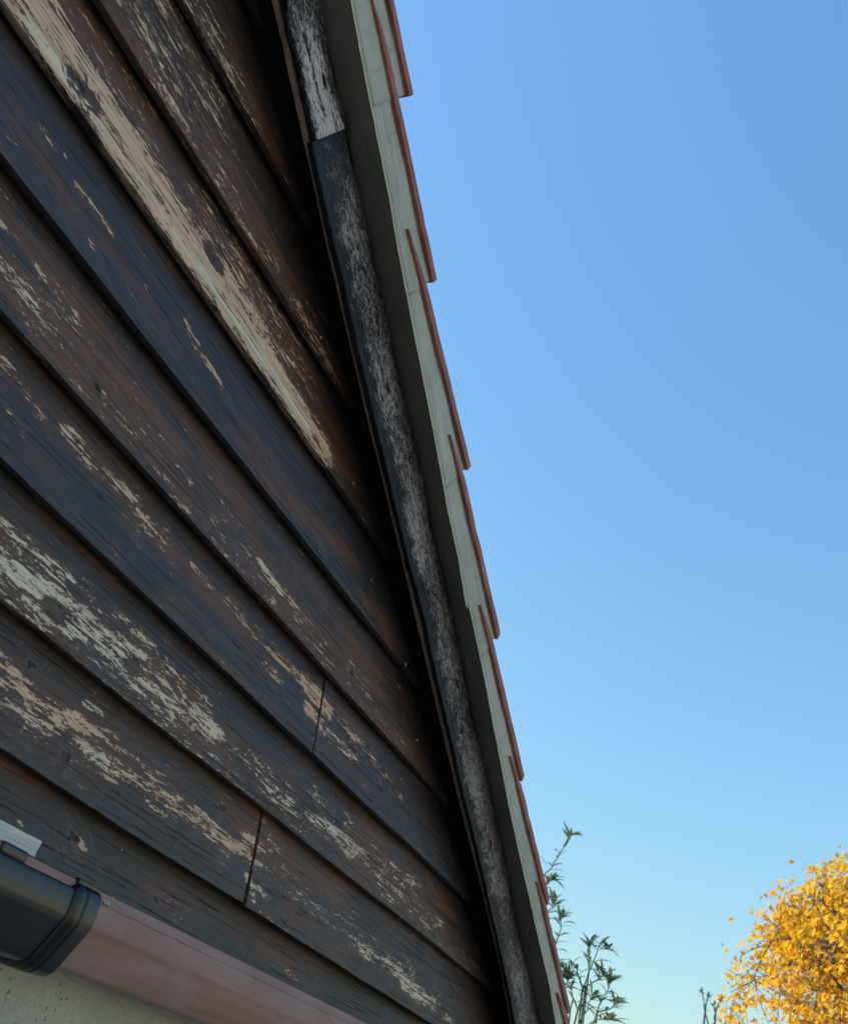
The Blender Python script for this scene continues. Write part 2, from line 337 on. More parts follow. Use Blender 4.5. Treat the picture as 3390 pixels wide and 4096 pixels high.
def painted_board(name, tan, pale, slate, blue, brown, along=1.0, wts=(0.30, 0.42, 0.28), soft=0.02, spec=0.42, halo_col=(0.16, 0.075, 0.042), flake=0.11, relief=1.0, dust=0.55):
    """Old dark stain peeling off softwood; the wear attribute says where the film has gone."""
    m = NT(name)
    peel, palef, brownf = m.attr("wear")
    knot, under_shade, edge = m.attr("mark")
    big = m.noise(m.scale((11 * along, 70, 62)), 1.0, 6, 0.68, 0.5)
    mid = m.noise(m.scale((34 * along, 190, 170), loc=(3, 1, 2)), 1.0, 6, 0.78, 0.7)
    fine = m.noise(m.scale((120 * along, 520, 460), loc=(7, 3, 5)), 1.0, 3, 0.6)
    field = m.math('ADD', m.math('MULTIPLY', big, wts[0]), m.math('ADD', m.math('MULTIPLY', mid, wts[1]), m.math('MULTIPLY', fine, wts[2])))
    vn = m.t.nodes.new("ShaderNodeTexVoronoi")
    m.put(vn.inputs['Vector'], m.scale((26 * along, 230, 205), loc=(2, 6, 3)))
    vn.inputs['Scale'].default_value = 1.0
    vs = m.t.nodes.new("ShaderNodeSeparateColor")
    m.t.links.new(vn.outputs['Color'], vs.inputs[0])
    cell = m.math('MULTIPLY', m.math('SUBTRACT', vs.outputs[0], 0.5), flake)
    field = m.math('ADD', field, cell)
    thr = m.math('ADD', m.math('MULTIPLY', m.math('SUBTRACT', field, 0.5), 3.1), m.math('MULTIPLY', peel, 0.55))
    bare = m.ramp(thr, 0.47 - soft, 0.47 + soft)
    # tiny flecks wherever the film is thin
    fleck = m.ramp(m.math('ADD', fine, m.math('MULTIPLY', m.math('MINIMUM', peel, 0.7), 0.26)), 0.72, 0.76)
    fleck = m.math('MULTIPLY', fleck, m.ramp(mid, 0.40, 0.56))
    bare = m.math('MAXIMUM', bare, m.math('MULTIPLY', fleck, 0.7))
    # grain of the bare wood
    grain = m.noise(m.scale((5 * along, 330, 300), loc=(1, 9, 4)), 1.0, 5, 0.6, 0.25)
    crack = m.ramp(m.noise(m.scale((4.5 * along, 240, 220), loc=(5, 2, 8)), 1.0, 4, 0.62, 0.3), 0.60, 0.64)
    tone = m.math('ADD', palef, m.math('MULTIPLY', m.math('SUBTRACT', big, 0.5), 1.0), clamp=True)
    wood = m.mix(tone, tan, pale)
    wood = m.mix(m.math('MULTIPLY', m.ramp(grain, 0.45, 0.66), 0.42), wood, (0.16, 0.11, 0.075))
    wood = m.mix(m.math('MULTIPLY', crack, 0.85), wood, (0.03, 0.018, 0.012))
    # the film itself: slate blue-black, rubbed through to brown
    streak = m.noise(m.scale((3.2 * along, 34, 30), loc=(2, 5, 1)), 1.0, 5, 0.6, 0.6)
    bf = m.math('ADD', m.math('MULTIPLY', brownf, 0.9), m.math('MULTIPLY', m.math('SUBTRACT', streak, 0.52), 4.6), clamp=True)
    film = m.mix(bf, m.mix(edge, slate, blue), brown)
    dusty = m.math('MULTIPLY', m.ramp(m.noise(m.scale((26 * along, 150, 140), loc=(4, 4, 4)), 1.0, 6, 0.75), 0.50, 0.74), dust)
    film = m.mix(dusty, film, (0.115, 0.095, 0.085))
    film = m.mix(m.math('MULTIPLY', m.ramp(grain, 0.5, 0.7), 0.5), film, (0.010, 0.009, 0.010))
    orange = m.math('MULTIPLY', m.math('MULTIPLY', m.ramp(mid, 0.60, 0.72), brownf), 0.55)
    film = m.mix(orange, film, (0.13, 0.05, 0.02))
    halo = m.math('MULTIPLY', m.ramp(thr, 0.12, 0.47), 0.6)
    film = m.mix(halo, film, halo_col)
    film = m.mix(m.math('MULTIPLY', m.ramp(m.noise(m.scale((2.5 * along, 420, 380), loc=(8, 1, 6)), 1.0, 4, 0.6), 0.56, 0.64), 0.55), film, (0.012, 0.009, 0.008))
    col = m.mix(bare, film, wood)
    col = m.mix(m.ramp(knot, 0.30, 0.55), col, (0.12, 0.062, 0.040))
    col = m.mix(m.ramp(knot, 0.55, 0.85), col, (0.014, 0.011, 0.011))
    col = m.mix(m.math('MULTIPLY', under_shade, 0.9), col, (0.008, 0.007, 0.007))  # blackens lip and bargeboard undersides: shade put into the colour
    h = m.math('ADD', m.math('MULTIPLY', bare, -0.7), m.math('MULTIPLY', grain, 0.35))
    h = m.math('ADD', h, m.math('MULTIPLY', crack, -0.5))
    h = m.math('ADD', h, m.math('MULTIPLY', knot, -0.4))
    h = m.math('ADD', h, m.math('MULTIPLY', streak, 0.5))
    m.bump(h, 0.0024, relief)
    rough = m.math('ADD', m.math('MULTIPLY', bare, 0.36), m.ramp(streak, 0.3, 0.7, 0.46, 0.62))
    return m.out(col, rough, spec)

def simple(name, col, rough, var=0.35, sc=(30, 30, 30), bump=0.0006, col2=None, spec=0.4, detail=5):
    m = NT(name)
    n = m.noise(m.scale(sc), 1.0, detail, 0.65, 0.2)
    n2 = m.noise(m.scale(tuple(v * 7 for v in sc)), 1.0, 4, 0.6)
    c2 = col2 or tuple(v * (1 - var) for v in col)
    f = m.math('ADD', m.math('MULTIPLY', m.ramp(n, 0.3, 0.7), 0.7), m.math('MULTIPLY', n2, 0.3))
    m.bump(m.math('ADD', n, m.math('MULTIPLY', n2, 0.5)), bump)
    return m.out(m.mix(f, c2, col), rough, spec)

TAN, PALE = (0.66, 0.38, 0.24), (0.70, 0.565, 0.41)
M_BOARD = painted_board("peeling_board", TAN, PALE, (0.047, 0.034, 0.029), (0.043, 0.040, 0.051), (0.140, 0.055, 0.031), spec=0.42)
M_BARGE = painted_board("peeling_bargeboard", (0.27, 0.235, 0.235), (0.52, 0.465, 0.445), (0.012, 0.011, 0.012), (0.020, 0.026, 0.036), (0.060, 0.044, 0.040), along=2.2, wts=(0.10, 0.62, 0.28), soft=0.19, spec=0.15, halo_col=(0.085, 0.074, 0.076), flake=0.04, relief=0.35, dust=0.12)
M_BLACK = simple("black_stain_and_shade", (0.012, 0.011, 0.012), 0.9, spec=0.1)  # stain on the gable panels; on the soffit it stands for deep shade
M_STRIP = simple("brown_strip", (0.46, 0.31, 0.24), 0.8, 0.75, (60, 200, 200), 0.001)
M_CLOAK = simple("fibre_cement", (0.20, 0.185, 0.155), 0.9, 0.25, (14, 14, 14), 0.0004)
M_CLOAK_EDGE = simple("fibre_cement_edge", (0.62, 0.58, 0.38), 0.9, 0.3, (60, 60, 60), 0.0004)
M_DECK = simple("roof_felt", (0.02, 0.02, 0.022), 0.95)
M_PLASTIC = simple("black_plastic", (0.004, 0.004, 0.0045), 0.27, 0.3, (12, 12, 12), 0.0001, spec=0.5)
M_WOODRAW = simple("bare_batten", (0.72, 0.70, 0.62), 0.85, 0.45, (10, 240, 240), 0.002)
M_LICHEN = simple("lichen", (0.42, 0.44, 0.30), 0.95, 0.4, (400, 400, 400), 0.001)
M_BARK = simple("bark", (0.10, 0.075, 0.055), 0.9, 0.5, (12, 12, 4), 0.01)
M_STEM = simple("green_stem", (0.07, 0.10, 0.055), 0.7, 0.4, (40, 40, 40), 0.0004)
M_NAIL = simple("nail_head", (0.45, 0.43, 0.40), 0.5, 0.4, (300, 300, 300))
M_GRASS = simple("ground_gravel", (0.42, 0.35, 0.26), 0.95, 0.3, (3, 3, 3), 0.02)  # unseen ground, made pale and warm to bounce light onto the wall
M_PAVE = simple("ground_paving", (0.44, 0.39, 0.32), 0.9, 0.3, (4, 4, 4), 0.003)

def mortar_mat():
    m = NT("verge_mortar")
    n = m.noise(m.scale((9, 9, 9)), 1.0, 6, 0.65)
    g = m.noise(m.scale((420, 420, 420)), 1.0, 3, 0.6)
    st = m.noise(m.scale((5, 40, 60)), 1.0, 4, 0.6)
    col = m.mix(m.ramp(n, 0.3, 0.7), (0.41, 0.385, 0.325), (0.52, 0.485, 0.41))
    col = m.mix(m.math('MULTIPLY', m.ramp(g, 0.45, 0.75), 0.4), col, (0.26, 0.27, 0.22))
    col = m.mix(m.math('MULTIPLY', m.ramp(st, 0.50, 0.72), 0.5), col, (0.22, 0.20, 0.15))
    ac = m.noise(m.scale((60, 30, 7), loc=(2, 2, 2)), 1.0, 5, 0.7)
    col = m.mix(m.math('MULTIPLY', m.ramp(ac, 0.56, 0.74), 0.45), col, (0.20, 0.185, 0.14))
    blot = m.noise(m.scale((70, 70, 70), loc=(5, 5, 5)), 1.0, 4, 0.7)
    col = m.mix(m.math('MULTIPLY', m.ramp(blot, 0.66, 0.72), 0.6), col, (0.12, 0.115, 0.09))
    m.bump(m.math('ADD', m.math('MULTIPLY', n, 2.6), g), 0.0022)
    return m.out(col, 0.92, 0.2)
M_MORTAR = mortar_mat()

def tile_mat():
    m = NT("roof_tile")
    r = m.objrand()
    n = m.noise(m.scale((14, 60, 60)), 1.0, 6, 0.7)
    g = m.noise(m.scale((500, 500, 500)), 1.0, 2, 0.6)
    col = m.mix(m.ramp(n, 0.3, 0.72), (0.23, 0.080, 0.062), (0.42, 0.165, 0.135))
    col = m.mix(m.math('MULTIPLY', m.ramp(r, 0.45, 0.95), 0.35), col, (0.22, 0.13, 0.12))
    lich = m.ramp(m.noise(m.scale((38, 38, 38), loc=(3, 3, 3)), 1.0, 4, 0.7), 0.62, 0.7)
    col = m.mix(m.math('MULTIPLY', lich, 0.55), col, (0.40, 0.30, 0.26))
    m.bump(m.math('ADD', n, m.math('MULTIPLY', g, 0.6)), 0.0016)
    return m.out(col, 0.85, 0.3)
M_TILE = tile_mat()

def render_mat():
    m = NT("wall_render")
    n = m.noise(m.scale((5, 5, 5)), 1.0, 6, 0.6)
    g = m.noise(m.scale((190, 190, 190)), 1.0, 4, 0.62, 0.4)
    v = m.math('ADD', m.voronoi(m.scale((120, 120, 120)), 1.0), m.math('MULTIPLY', m.math('SUBTRACT', g, 0.5), 0.5))
    pit = m.math('MULTIPLY', m.ramp(v, 0.10, 0.20, 1.0, 0.0), m.ramp(m.noise(m.scale((16, 16, 16)), 1.0, 3), 0.46, 0.62))
    col = m.mix(m.ramp(n, 0.3, 0.7), (0.47, 0.445, 0.36), (0.56, 0.53, 0.43))
    col = m.mix(m.math('MULTIPLY', m.ramp(g, 0.52, 0.72), 0.5), col, (0.34, 0.34, 0.27))
    col = m.mix(m.math('MULTIPLY', pit, 0.8), col, (0.10, 0.095, 0.07))
    m.bump(m.math('SUBTRACT', g, pit), 0.0055)
    return m.out(col, 0.93, 0.2)
M_RENDER = render_mat()

def gutter_mat():
    m = NT("faded_red_gutter")
    a = m.noise(m.scale((3, 22, 26)), 1.0, 6, 0.65, 0.4)
    s = m.noise(m.scale((240, 240, 240)), 1.0, 3, 0.6)
    fade = m.noise(m.scale((7, 4, 30), loc=(1, 2, 3)), 1.0, 4, 0.6)
    col = m.mix(m.ramp(a, 0.3, 0.72), (0.215, 0.098, 0.080), (0.31, 0.150, 0.125))
    col = m.mix(m.math('MULTIPLY', m.ramp(fade, 0.46, 0.66), 0.6), col, (0.31, 0.20, 0.18))
    drip = m.ramp(m.noise(m.scale((30, 6, 5), loc=(4, 1, 2)), 1.0, 5, 0.7, 0.8), 0.66, 0.76)
    col = m.mix(m.math('MULTIPLY', drip, 0.75), col, (0.06, 0.022, 0.018))
    col = m.mix(m.math('MULTIPLY', m.ramp(s, 0.66, 0.76), 0.5), col, (0.42, 0.36, 0.33))
    m.bump(m.math('ADD', a, m.math('MULTIPLY', s, 0.3)), 0.0008)
    return m.out(col, m.ramp(fade, 0.3, 0.7, 0.42, 0.62), 0.45)
M_GUTTER = gutter_mat()

def leaf_mat(name, c1, c2, c3, trans):
    m = NT(name)
    n = m.noise(m.scale((0.9, 0.9, 0.9)), 1.0, 4, 0.6)
    w = m.noise(m.scale((14, 14, 14)), 1.0, 2, 0.6)
    col = m.mix(m.ramp(n, 0.35, 0.65), c1, c2)
    col = m.mix(m.ramp(w, 0.50, 0.62), col, c3)
    t = m.t
    df = t.nodes.new("ShaderNodeBsdfDiffuse")
    tr = t.nodes.new("ShaderNodeBsdfTranslucent")
    mx = t.nodes.new("ShaderNodeMixShader")
    t.links.new(col, df.inputs[0])
    t.links.new(col, tr.inputs[0])
    mx.inputs[0].default_value = trans
    t.links.new(df.outputs[0], mx.inputs[1])
    t.links.new(tr.outputs[0], mx.inputs[2])
    t.links.new(mx.outputs[0], t.nodes["Material Output"].inputs[0])
    t.nodes.remove(m.b)
    return m.m
M_YELLOW = leaf_mat("autumn_leaf", (0.82, 0.43, 0.02), (0.84, 0.53, 0.035), (0.58, 0.36, 0.06), 0.55)
M_GREENLEAF = leaf_mat("shrub_leaf", (0.12, 0.19, 0.12), (0.145, 0.20, 0.11), (0.17, 0.22, 0.15), 0.45)

# ---------------------------------------------------------------- object helpers
def add(name, verts, faces, mat, parent=None, slope=False, smooth=False):
    me = bpy.data.meshes.new(name)
    me.from_pydata(verts, [], faces)
    me.validate()
    bm = bmesh.new(); bm.from_mesh(me)
    bmesh.ops.recalc_face_normals(bm, faces=bm.faces)
    bm.to_mesh(me); bm.free()
    if smooth:
        me.shade_smooth()
    mats = mat if isinstance(mat, (list, tuple)) else [mat]
    for q in mats:
        me.materials.append(q)
    o = bpy.data.objects.new(name, me)
    COL.objects.link(o)
    if parent:
        o.parent = parent
    place(o, slope)
    return o

def place(o, slope):
    if o.parent and o.parent.get("_slope"):
        return
    if slope:
        o.rotation_euler = (0, PITCH, 0)
        o["_slope"] = 1
    if not o.parent or not o.parent.get("_eye"):
        o.location = (0, 0, EYE)
    o["_eye"] = 1

def empty(name, loc=(0, 0, 0)):
    o = bpy.data.objects.new(name, None)
    o.empty_display_size = 0.3
    o.location = loc
    COL.objects.link(o)
    return o

def tag(o, label, cat, group=None):
    o["label"] = label
    o["category"] = cat
    if group:
        o["group"] = group
    return o

def box_data(x0, x1, y0, y1, z0, z1):
    v = [(x, y, z) for x in (x0, x1) for y in (y0, y1) for z in (z0, z1)]
    f = [(0, 1, 3, 2), (4, 6, 7, 5), (0, 4, 5, 1), (2, 3, 7, 6), (0, 2, 6, 4), (1, 5, 7, 3)]
    return v, f

def bevel_obj(o, w, seg=2):
    b = o.modifiers.new("bevel", 'BEVEL')
    b.width = w
    b.segments = seg
    b.limit_method = 'ANGLE'
    return o

def poly(pts, x):
    return float(np.interp(x, [p[0] for p in pts], [p[1] for p in pts]))

def extrude_poly(outline, y0, y1):
    """outline: (a, b) points; solid between y0 and y1."""
    n = len(outline)
    v = [(a, y0, b) for a, b in outline] + [(a, y1, b) for a, b in outline]
    f = [tuple(range(n)), tuple(range(2 * n - 1, n - 1, -1))]
    f += [(i, (i + 1) % n, n + (i + 1) % n, n + i) for i in range(n)]
    return v, f

def ribbon(low, top, y0, y1, step=0.02, s0=None, s1=None, jit=0.0):
    """Solid strip following two measured edges in the slope frame."""
    s0 = low[0][0] if s0 is None else s0
    s1 = low[-1][0] if s1 is None else s1
    n = max(2, int((s1 - s0) / step))
    v, f = [], []
    for i in range(n + 1):
        s = s0 + (s1 - s0) * i / n
        a = low(s) if callable(low) else poly(low, s)
        b = top(s) if callable(top) else poly(top, s)
        j = jit * (rng.random() - 0.5)
        j2 = jit * (rng.random() - 0.5)
        v += [(s, y0, a + j), (s, y1, a + j2), (s, y1, b), (s, y0, b)]
    for i in range(n):
        k = 4 * i
        for q in range(4):
            f.append((k + q, k + (q + 1) % 4, k + 4 + (q + 1) % 4, k + 4 + q))
    f += [(0, 1, 2, 3), (4 * n + 3, 4 * n + 2, 4 * n + 1, 4 * n)]
    return v, f

# ---------------------------------------------------------------- ground
def ground():
    v = [(-300, -300, 0), (300, -300, 0), (300, 300, 0), (-300, 300, 0)]
    o = bpy.data.objects.new("ground", bpy.data.meshes.new("ground"))
    o.data.from_pydata(v, [], [(0, 1, 2, 3)])
    o.data.materials.append(M_GRASS)
    COL.objects.link(o)
    o["kind"] = "structure"
    v, f = box_data(-6, 6, -3.2, -0.02, -0.05, 0.02)
    p = bpy.data.objects.new("path", bpy.data.meshes.new("path"))
    p.data.from_pydata(v, [], f)
    p.data.materials.append(M_PAVE)
    COL.objects.link(p)
    p["kind"] = "structure"
ground()

# ---------------------------------------------------------------- house
house = tag(empty("house"), "dark weatherboarded gable of a house with red tiled verge above rendered wall", "house")
RIDGE_S = -1.6
RX = RIDGE_S * CP + 1.6 * SP          # ridge position across the gable
EAVE_S = 2.62
GAUGE = 0.355

def left_end(z):
    """x where the far rake cuts the wall at height z (mirror of the near one)."""
    return 2 * RX - right_end(z) 

def right_end(z):
    # meet the soffit line n = 1.535 in the slope frame
    n = 1.535
    s = (n * CP - z) / SP
    return s * CP + n * SP

def wear_arrays(row, X, Z):
    peel = np.zeros_like(X); pale = np.full_like(X, 0.25); brown = np.zeros_like(X)
    best = np.zeros_like(X)
    def fall(x0, z0, x1, z1, h):
        dx, dz = x1 - x0, z1 - z0
        L2 = dx * dx + dz * dz + 1e-9
        t = np.clip(((X - x0) * dx + (Z - z0) * dz) / L2, 0, 1)
        d = np.hypot((X - x0 - t * dx) * 0.55, Z - z0 - t * dz)
        return np.clip(1.55 - d / (h * 0.001) * 1.05, 0, 1)
    for r, x0, z0, x1, z1, h, st, pl in PEEL:
        if r != row:
            continue
        w = fall(x0, z0, x1, z1, h) * st
        pale = np.where(w > best, pl, pale)
        best = np.maximum(best, w)
    peel = best
    for r, x0, z0, x1, z1, h, st in SOUND:
        if r == row:
            peel = peel - fall(x0, z0, x1, z1, h) * st
    for r, x0, z0, x1, z1, h, st in BROWN:
        if r == row:
            brown = np.maximum(brown, fall(x0, z0, x1, z1, h * 1.3) * st)
    knot = np.zeros_like(X)
    for r, x0, z0, h in KNOTS:
        if r == row:
            d = np.hypot((X - x0) * 0.62, Z - z0) / (h * 0.001)
            d = d + 0.12 * np.sin(np.arctan2(Z - z0, X - x0) * 3 + x0 * 40)
            ring = np.clip(1 - np.abs(d - 0.62) / 0.20, 0, 1) * 0.50
            rim = np.clip(1 - np.abs(d - 0.95) / 0.12, 0, 1) * 0.72
            knot = np.maximum(knot, np.maximum(np.clip(1.35 - d * 2.6, 0, 1), np.maximum(ring, rim)))
    return peel, pale, brown, knot

def put_attr(me, name, cols):
    a = me.attributes.new(name, 'FLOAT_COLOR', 'POINT')
    buf = np.ones((len(me.vertices), 4), dtype=np.float32)
    buf[:, :3] = cols
    a.data.foreach_set("color", buf.ravel())

def smooth_noise(n, k, amp):
    a = nrng.normal(size=n + 4 * k)
    ker = np.hanning(2 * k + 1); ker /= ker.sum()
    return np.convolve(a, ker, 'same')[2 * k:2 * k + n] * amp * math.sqrt(k)

def plank(row, z0, expo, xa, xb_fn, parent, joint_l=False, joint_r=False):
    """One feather-edged board: lip at z0, face leaning back under the board above."""
    nz = 25
    top = z0 + expo + 0.014
    vz = np.linspace(0, 1, nz)
    xs = []
    x = xa
    xmax = xb_fn(z0) if callable(xb_fn) else xb_fn
    while x < xmax:
        xs.append(x)
        x += 0.0056 if 0.2 < x < 2.9 else 0.08
    u = np.array(xs + [xmax]); u = (u - xa) / (xmax - xa)
    n = len(u)
    wob = smooth_noise(n, 60, 0.0014) + smooth_noise(n, 8, 0.0005) + smooth_noise(n, 2, 0.0003) + np.maximum(0, smooth_noise(n, 5, 0.0016) - 0.0022)
    lean = 0.025 / expo
    V = []
    bowl = 0.0012
    for j in range(nz):
        z = z0 + (top - z0) * vz[j]
        xe = xb_fn(z) if callable(xb_fn) else xb_fn
        X = xa + (xe - xa) * u
        Z = np.full(n, z) + wob * (1 - vz[j]) 
        Y = (Z - z0) * lean - bowl * 4 * vz[j] * (1 - vz[j]) + wob * 0.8 * (1 - vz[j])
        V.append(np.stack([X, Y, Z], 1))
    front = np.concatenate(V)
    # back of the lip and back of the top
    b0 = V[0] + np.array([0, 0.0135, 0.0005]); b1 = V[-1] + np.array([0, 0.004, 0])
    allv = np.concatenate([front, b0, b1])
    i = np.arange(n - 1)
    F = []
    for j in range(nz - 1):
        a = j * n + i
        F.append(np.stack([a, a + 1, a + n + 1, a + n], 1))
    B0, B1 = nz * n, (nz + 1) * n
    F.append(np.stack([B0 + i, B0 + i + 1, i + 1, i], 1))
    F.append(np.stack([(nz - 1) * n + i, (nz - 1) * n + i + 1, B1 + i + 1, B1 + i], 1))
    F.append(np.stack([B1 + i, B1 + i + 1, B0 + i + 1, B0 + i], 1))
    faces = [tuple(q) for q in np.concatenate(F).tolist()]
    faces.append(tuple(j * n for j in range(nz)) + (B1, B0))
    faces.append(tuple(j * n + n - 1 for j in reversed(range(nz))) + (B0 + n - 1, B1 + n - 1))
    me = bpy.data.meshes.new("plank")
    me.from_pydata(allv.tolist(), [], faces)
    me.materials.append(M_BOARD)
    X, Z = allv[:, 0], allv[:, 2]
    pe, pa, br, kn = wear_arrays(row, X, Z)
    # faint general thinning so that no board is clean
    pe = np.maximum(pe, {5: 0.0, 0: 0.02, 3: 0.08}.get(row, 0.16))
    worn = {1: 0.34, 2: 0.42, 3: 0.22, 4: 0.42, 6: 0.3, 7: 0.48, 8: 0.45}.get(row, 0.12)
    pe = np.maximum(pe, worn * np.clip(1.15 - (Z - z0) / (0.36 * expo), 0, 1) * (0.75 + 0.35 * np.sin(X * 7.3 + row * 2.1)))
    put_attr(me, "wear", np.stack([pe, pa, br], 1))
    shade = np.zeros_like(X)
    shade[B0:B1] = 1.0  # shade under the lip painted in, blackest at its back
    bl = np.full_like(X, {5: 0.95, 3: 0.4, 4: 0.1}.get(row, 0.0))
    hgt = (Z - z0) / expo
    if row == 4:
        bl = np.maximum(bl, np.clip((hgt - 0.62) / 0.2, 0, 1) * 0.95)
    if row == 2:
        bl = np.maximum(bl, np.clip((hgt - 0.6) / 0.25, 0, 1) * 0.5)
    if row == 3:
        bl = np.where(X > JOINTS[0], 0.9, bl)
    put_attr(me, "mark", np.stack([kn, shade, bl], 1))
    o = bpy.data.objects.new("plank", me)
    COL.objects.link(o)
    o.parent = parent
    return o

# sheathing behind the boards: a black painted gable panel
siding_pts = [(2 * RX - 3.2, -0.05)]
low = LIPS[0] - 0.14
pts = [(left_end(low), low), (right_end(low), low), (right_end(2.2 - 0.25), 1.95), (RX, 2.05), (left_end(1.95), 1.95)]
pts = [(left_end(low), low), (right_end(low), low), (RX, (1.535 - RX * SP) / CP)]
v, f = extrude_poly(pts, 0.040, 0.06)
siding = add("siding", v, f, M_BLACK, house)
lips = [LIPS[0] - (LIPS[1] - LIPS[0])] + list(LIPS)
while lips[-1] < (1.535 - RX * SP) / CP - 0.16:
    lips.append(lips[-1] + 0.139)
for r, z in enumerate(lips):
    expo = (lips[r + 1] - z) if r + 1 < len(lips) else 0.139
    xl = left_end(z + expo) + 0.15
    if r in (1, 3):
        jx = JOINTS[1] if r == 1 else JOINTS[0]
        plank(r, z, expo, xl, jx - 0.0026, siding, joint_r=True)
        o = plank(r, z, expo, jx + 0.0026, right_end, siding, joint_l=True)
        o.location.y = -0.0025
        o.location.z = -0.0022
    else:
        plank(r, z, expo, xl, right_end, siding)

# pale nail heads
def nail(x, y, z, r=0.0028):
    me = bpy.data.meshes.new("nail")
    bm = bmesh.new()
    bmesh.ops.create_icosphere(bm, subdivisions=1, radius=r)
    bmesh.ops.scale(bm, verts=bm.verts, vec=(1, 0.5, 1))
    bm.to_mesh(me); bm.free()
    me.materials.append(M_NAIL)
    o = bpy.data.objects.new("nail", me)
    o.location = (x, y, z)
    COL.objects.link(o)
    o.parent = siding
for x, z, r in NAILS:
    k = max(i for i, l in enumerate(lips) if l <= z)
    nail(x, (z - lips[k]) * 0.025 / 0.138 - 0.001, z, r)

# rendered wall below and the rest of the house
wl, wr = left_end(0.1) + 0.1, right_end(0.1) - 0.1
v, f = box_data(wl, wr, 0.012, 0.20, -EYE, low + 0.012)
add("rendered_wall", v, f, M_RENDER, house)
v, f = box_data(wl, wl + 0.2, 0.201, 6.0, -EYE, 0.42)
add("side_wall", v, f, M_RENDER, house)
v, f = box_data(wr - 0.2, wr, 0.201, 6.0, -EYE, 0.42)
add("side_wall", v, f, M_RENDER, house)
v, f = box_data(wl, wr, 6.001, 6.2, -EYE, 0.42)
add("rear_wall", v, f, M_RENDER, house)
v, f = extrude_poly([(left_end(0.42), 0.421), (right_end(0.42), 0.421), (RX, (1.535 - RX * SP) / CP)], 6.0, 6.05)
add("rear_gable", v, f, M_BLACK, house)

# roof: felted deck on both slopes, then the verge built up course by course
def deck_n(s):
    return 1.612 - 0.006 * s
v, f = ribbon(lambda s: 1.614, lambda s: 1.622, -0.045, 6.3, 0.3, RIDGE_S + 0.02, EAVE_S)
roof = add("roof", v, f, M_DECK, house, slope=True)
mv = []
for s, n in ((RIDGE_S + 0.02, 1.592), (EAVE_S, 1.592), (EAVE_S, 1.66), (RIDGE_S + 0.02, 1.66)):
    X, Z = s * CP + n * SP, -s * SP + n * CP
    mv.append((2 * RX - X - 0.03, Z))
v, f = extrude_poly(mv, -0.13, 6.3)
add("far_slope", v, f, M_TILE, house)

# soffit: strip closing the gap between wall and verge, black for the recess shade
v, f = ribbon(lambda s: 1.537, lambda s: 1.612, -0.047, 0.031, 0.3, RIDGE_S + 0.1, EAVE_S)
add("soffit", v, f, M_BLACK, roof)
# thin brown strip hanging in front of the soffit
ext = lambda pts: [(RIDGE_S, pts[0][1])] + list(pts) + [(EAVE_S, pts[-1][1])]
sl = ext(STRIP_EDGE)
v, f = ribbon(sl, lambda s: 1.603, -0.0605, -0.050, 0.02, RIDGE_S + 0.1, EAVE_S, jit=0.0012)
add("trim_strip", v, f, M_STRIP, roof)

# bargeboard in two lengths, the upper lapped over the lower
def barge(low, top, s0, s1, y0, y1, wear, name="bargeboard"):
    n = int((s1 - s0) / 0.006); nz = 21
    s = np.linspace(s0, s1, n + 1); m = n + 1
    lo = np.interp(s, [p[0] for p in low], [p[1] for p in low])
    tp = np.interp(s, [p[0] for p in top], [p[1] for p in top])
    lo = lo + smooth_noise(m, 3, 0.0007)
    tp = tp + smooth_noise(m, 4, 0.0010)
    warp = smooth_noise(m, 40, 0.0010)
    V = []
    for j in range(nz):
        t = j / (nz - 1)
        V.append(np.stack([s, np.full(m, y0) + warp * (1 - 0.5 * t) + 0.002 * (2 * t - 1) ** 4, lo + (tp - lo) * t], 1))
    b0 = np.stack([s, np.full(m, y1), lo + 0.001], 1); b1 = np.stack([s, np.full(m, y1), tp], 1)
    allv = np.concatenate(V + [b0, b1]); i = np.arange(m - 1); F = []
    for j in range(nz - 1):
        a = j * m + i
        F.append(np.stack([a, a + 1, a + m + 1, a + m], 1))
    B0, B1 = nz * m, (nz + 1) * m
    F.append(np.stack([B0 + i, B0 + i + 1, i + 1, i], 1))
    F.append(np.stack([(nz - 1) * m + i, (nz - 1) * m + i + 1, B1 + i + 1, B1 + i], 1))
    F.append(np.stack([B1 + i, B1 + i + 1, B0 + i + 1, B0 + i], 1))
    faces = [tuple(q) for q in np.concatenate(F).tolist()]
    faces.append(tuple(j * m for j in range(nz)) + (B1, B0))
    faces.append(tuple(j * m + m - 1 for j in reversed(range(nz))) + (B0 + m - 1, B1 + m - 1))
    me = bpy.data.meshes.new(name)
    me.from_pydata(allv.tolist(), [], faces)
    me.materials.append(M_BARGE)
    S = allv[:, 0]
    L = np.interp(S, s, lo); T = np.interp(S, s, tp)
    t = np.clip((allv[:, 2] - L) / (T - L), 0, 1)
    pe, pa, br, shade = wear(S, t)
    pe[B0:B1] = 0; shade[B0:B1] = 1.0; shade[0:m] = 0.5  # underside blackened: painted shade of the gap by the trim strip
    put_attr(me, "wear", np.stack([pe, pa, br], 1))
    kn = np.zeros_like(S)
    for ks, kt in ((0.10, 0.62), (0.600, 0.55), (1.005, 0.3), (1.24, 0.60), (1.66, 0.5)):
        kn = np.maximum(kn, np.clip(1.4 - np.hypot((S - ks) / 0.014, (t - kt) / 0.07), 0, 1))
    put_attr(me, "mark", np.stack([kn, shade, np.clip(1.2 - np.abs(S - 0.22) / 0.10, 0.0, 1)], 1))  # last channel: blue sheen near the lap, put into the film colour
    o = bpy.data.objects.new(name, me)
    COL.objects.link(o)
    o.parent = roof
    return o

